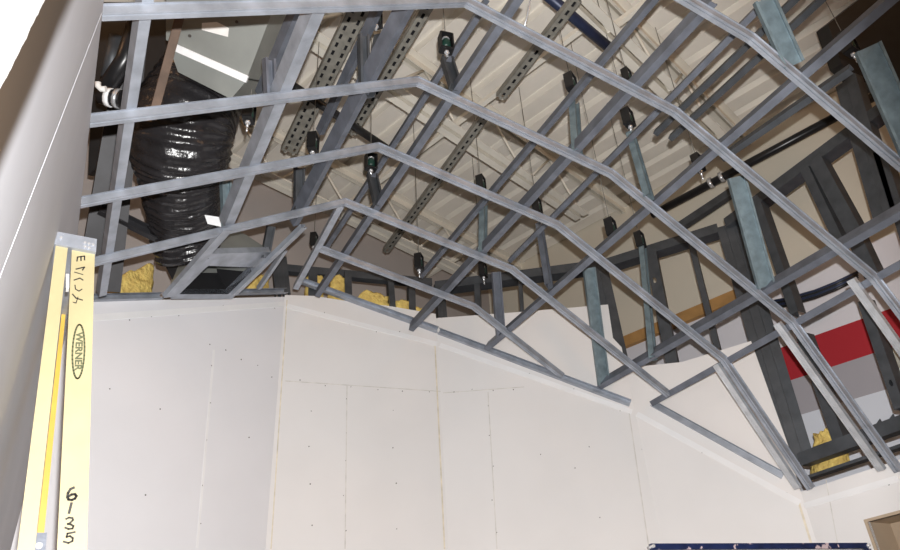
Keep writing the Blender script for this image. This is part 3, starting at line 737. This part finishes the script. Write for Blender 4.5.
# maker's oval with its name running down the rail
k = MB(); c = V(yl((78.5, 351), YF)); hh = (yl((78.5, 324), YF)-yl((78.5, 378), YF)).length/2; hw = .0125
el = [c+axz*math.sin(t)*hh+axx*math.cos(t)*hw for t in [2*math.pi*i/40 for i in range(41)]]
ribbon(k, el, .0038, 'logo')
part('oval_mark', k, lad)
cu = bpy.data.curves.new('maker_name', 'FONT'); cu.body = 'WERNER'; cu.size = 1; cu.extrude = 0.01; cu.align_x = 'CENTER'; cu.align_y = 'CENTER'; cu.offset = .035
to = bpy.data.objects.new('maker_name_curve', cu); col.objects.link(to); bpy.context.view_layer.update()
me = bpy.data.meshes.new_from_object(to.evaluated_get(bpy.context.evaluated_depsgraph_get())); bpy.data.objects.remove(to)
xs = [v.co.x for v in me.vertices]; ys = [v.co.y for v in me.vertices]; L = max(xs)-min(xs); Hh = max(ys)-min(ys)
for v in me.vertices:
    x, y, z_ = v.co; v.co = c - axz*(x/L*hh*1.45) + axx*(y/Hh*.0155) - V((0, .0004+z_*.02, 0))
me.materials.clear(); me.materials.append(MT['logo'])
to = bpy.data.objects.new('maker_name', me); col.objects.link(to); to.parent = lad
for v in me.vertices: v.co -= lad.location
# ------------------------------------------------------------------ blue frame rail at the bottom edge
DF = 2.2
a = at((651, 547), DF); rb = ray((866, 546)); b_ = CAM + rb*((a.z-CAM.z)/rb.z)
fr = thing('scaffold_frame', 'blue painted steel frame with chipped paint, its top rail along the bottom edge', 'frame', V((*((a+b_)/2).xy, 0)))
d = (b_-a).normalized(); nn_ = d.cross(UZ).normalized()
k = MB(); k.sweep([(-.008, -.009), (.008, -.009), (.008, .009), (-.008, .009)], [a-d*.002, b_+d*.002], UZ, 'chip'); part('top_rail', k, fr)
for p in (a, b_):
    k = MB(); k.box(V((p.x, p.y, a.z/2)), d*.009, nn_*.009, UZ*(a.z/2-.01), 'chip'); part('post', k, fr)
for zz in (.3, .95, 1.5):
    k = MB(); k.box(V((*((a+b_)/2).xy, zz)), d*((b_-a).length/2-.012), nn_*.01, UZ*.011, 'chip'); part('cross_rail', k, fr)
k = MB(); c = (a+b_)/2; k.box(V((c.x, c.y, a.z-.22)), d*((b_-a).length/2-.012), nn_*.003, UZ*.19, 'panel'); part('white_sheet', k, fr)
for p in (a, b_):
    k = MB(); k.tube([p-nn_*.018, p+nn_*.018], .005, 'zinc', 10); part('corner_bolt', k, fr)

# ------------------------------------------------------------------ light: camera flash, warm hall lamps
ld = bpy.data.lights.new('flash', 'SPOT'); ld.energy = 405; ld.color = (1, .985, .97); ld.shadow_soft_size = .012; ld.spot_size = math.radians(88); ld.spot_blend = .35
lo = bpy.data.objects.new('flash', ld); col.objects.link(lo)
lo.location = CAM + up*.10 + rt*.02
tgt = at((390, 350), 3); lo.rotation_euler = (tgt-lo.location).to_track_quat('-Z', 'Y').to_euler()
for p, e in (((2.2, -2.2, 4.5), 60), ((-2.0, 1.5, 4.5), 25)):
    ld = bpy.data.lights.new('hall_lamp', 'POINT'); ld.energy = e; ld.color = (1, .55, .27); ld.shadow_soft_size = .3
    lo = bpy.data.objects.new('hall_lamp', ld); col.objects.link(lo); lo.location = p
w = bpy.data.worlds.new('hall'); sc.world = w; w.use_nodes = True
w.node_tree.nodes['Background'].inputs[0].default_value = (1, .82, .66, 1); w.node_tree.nodes['Background'].inputs[1].default_value = .06
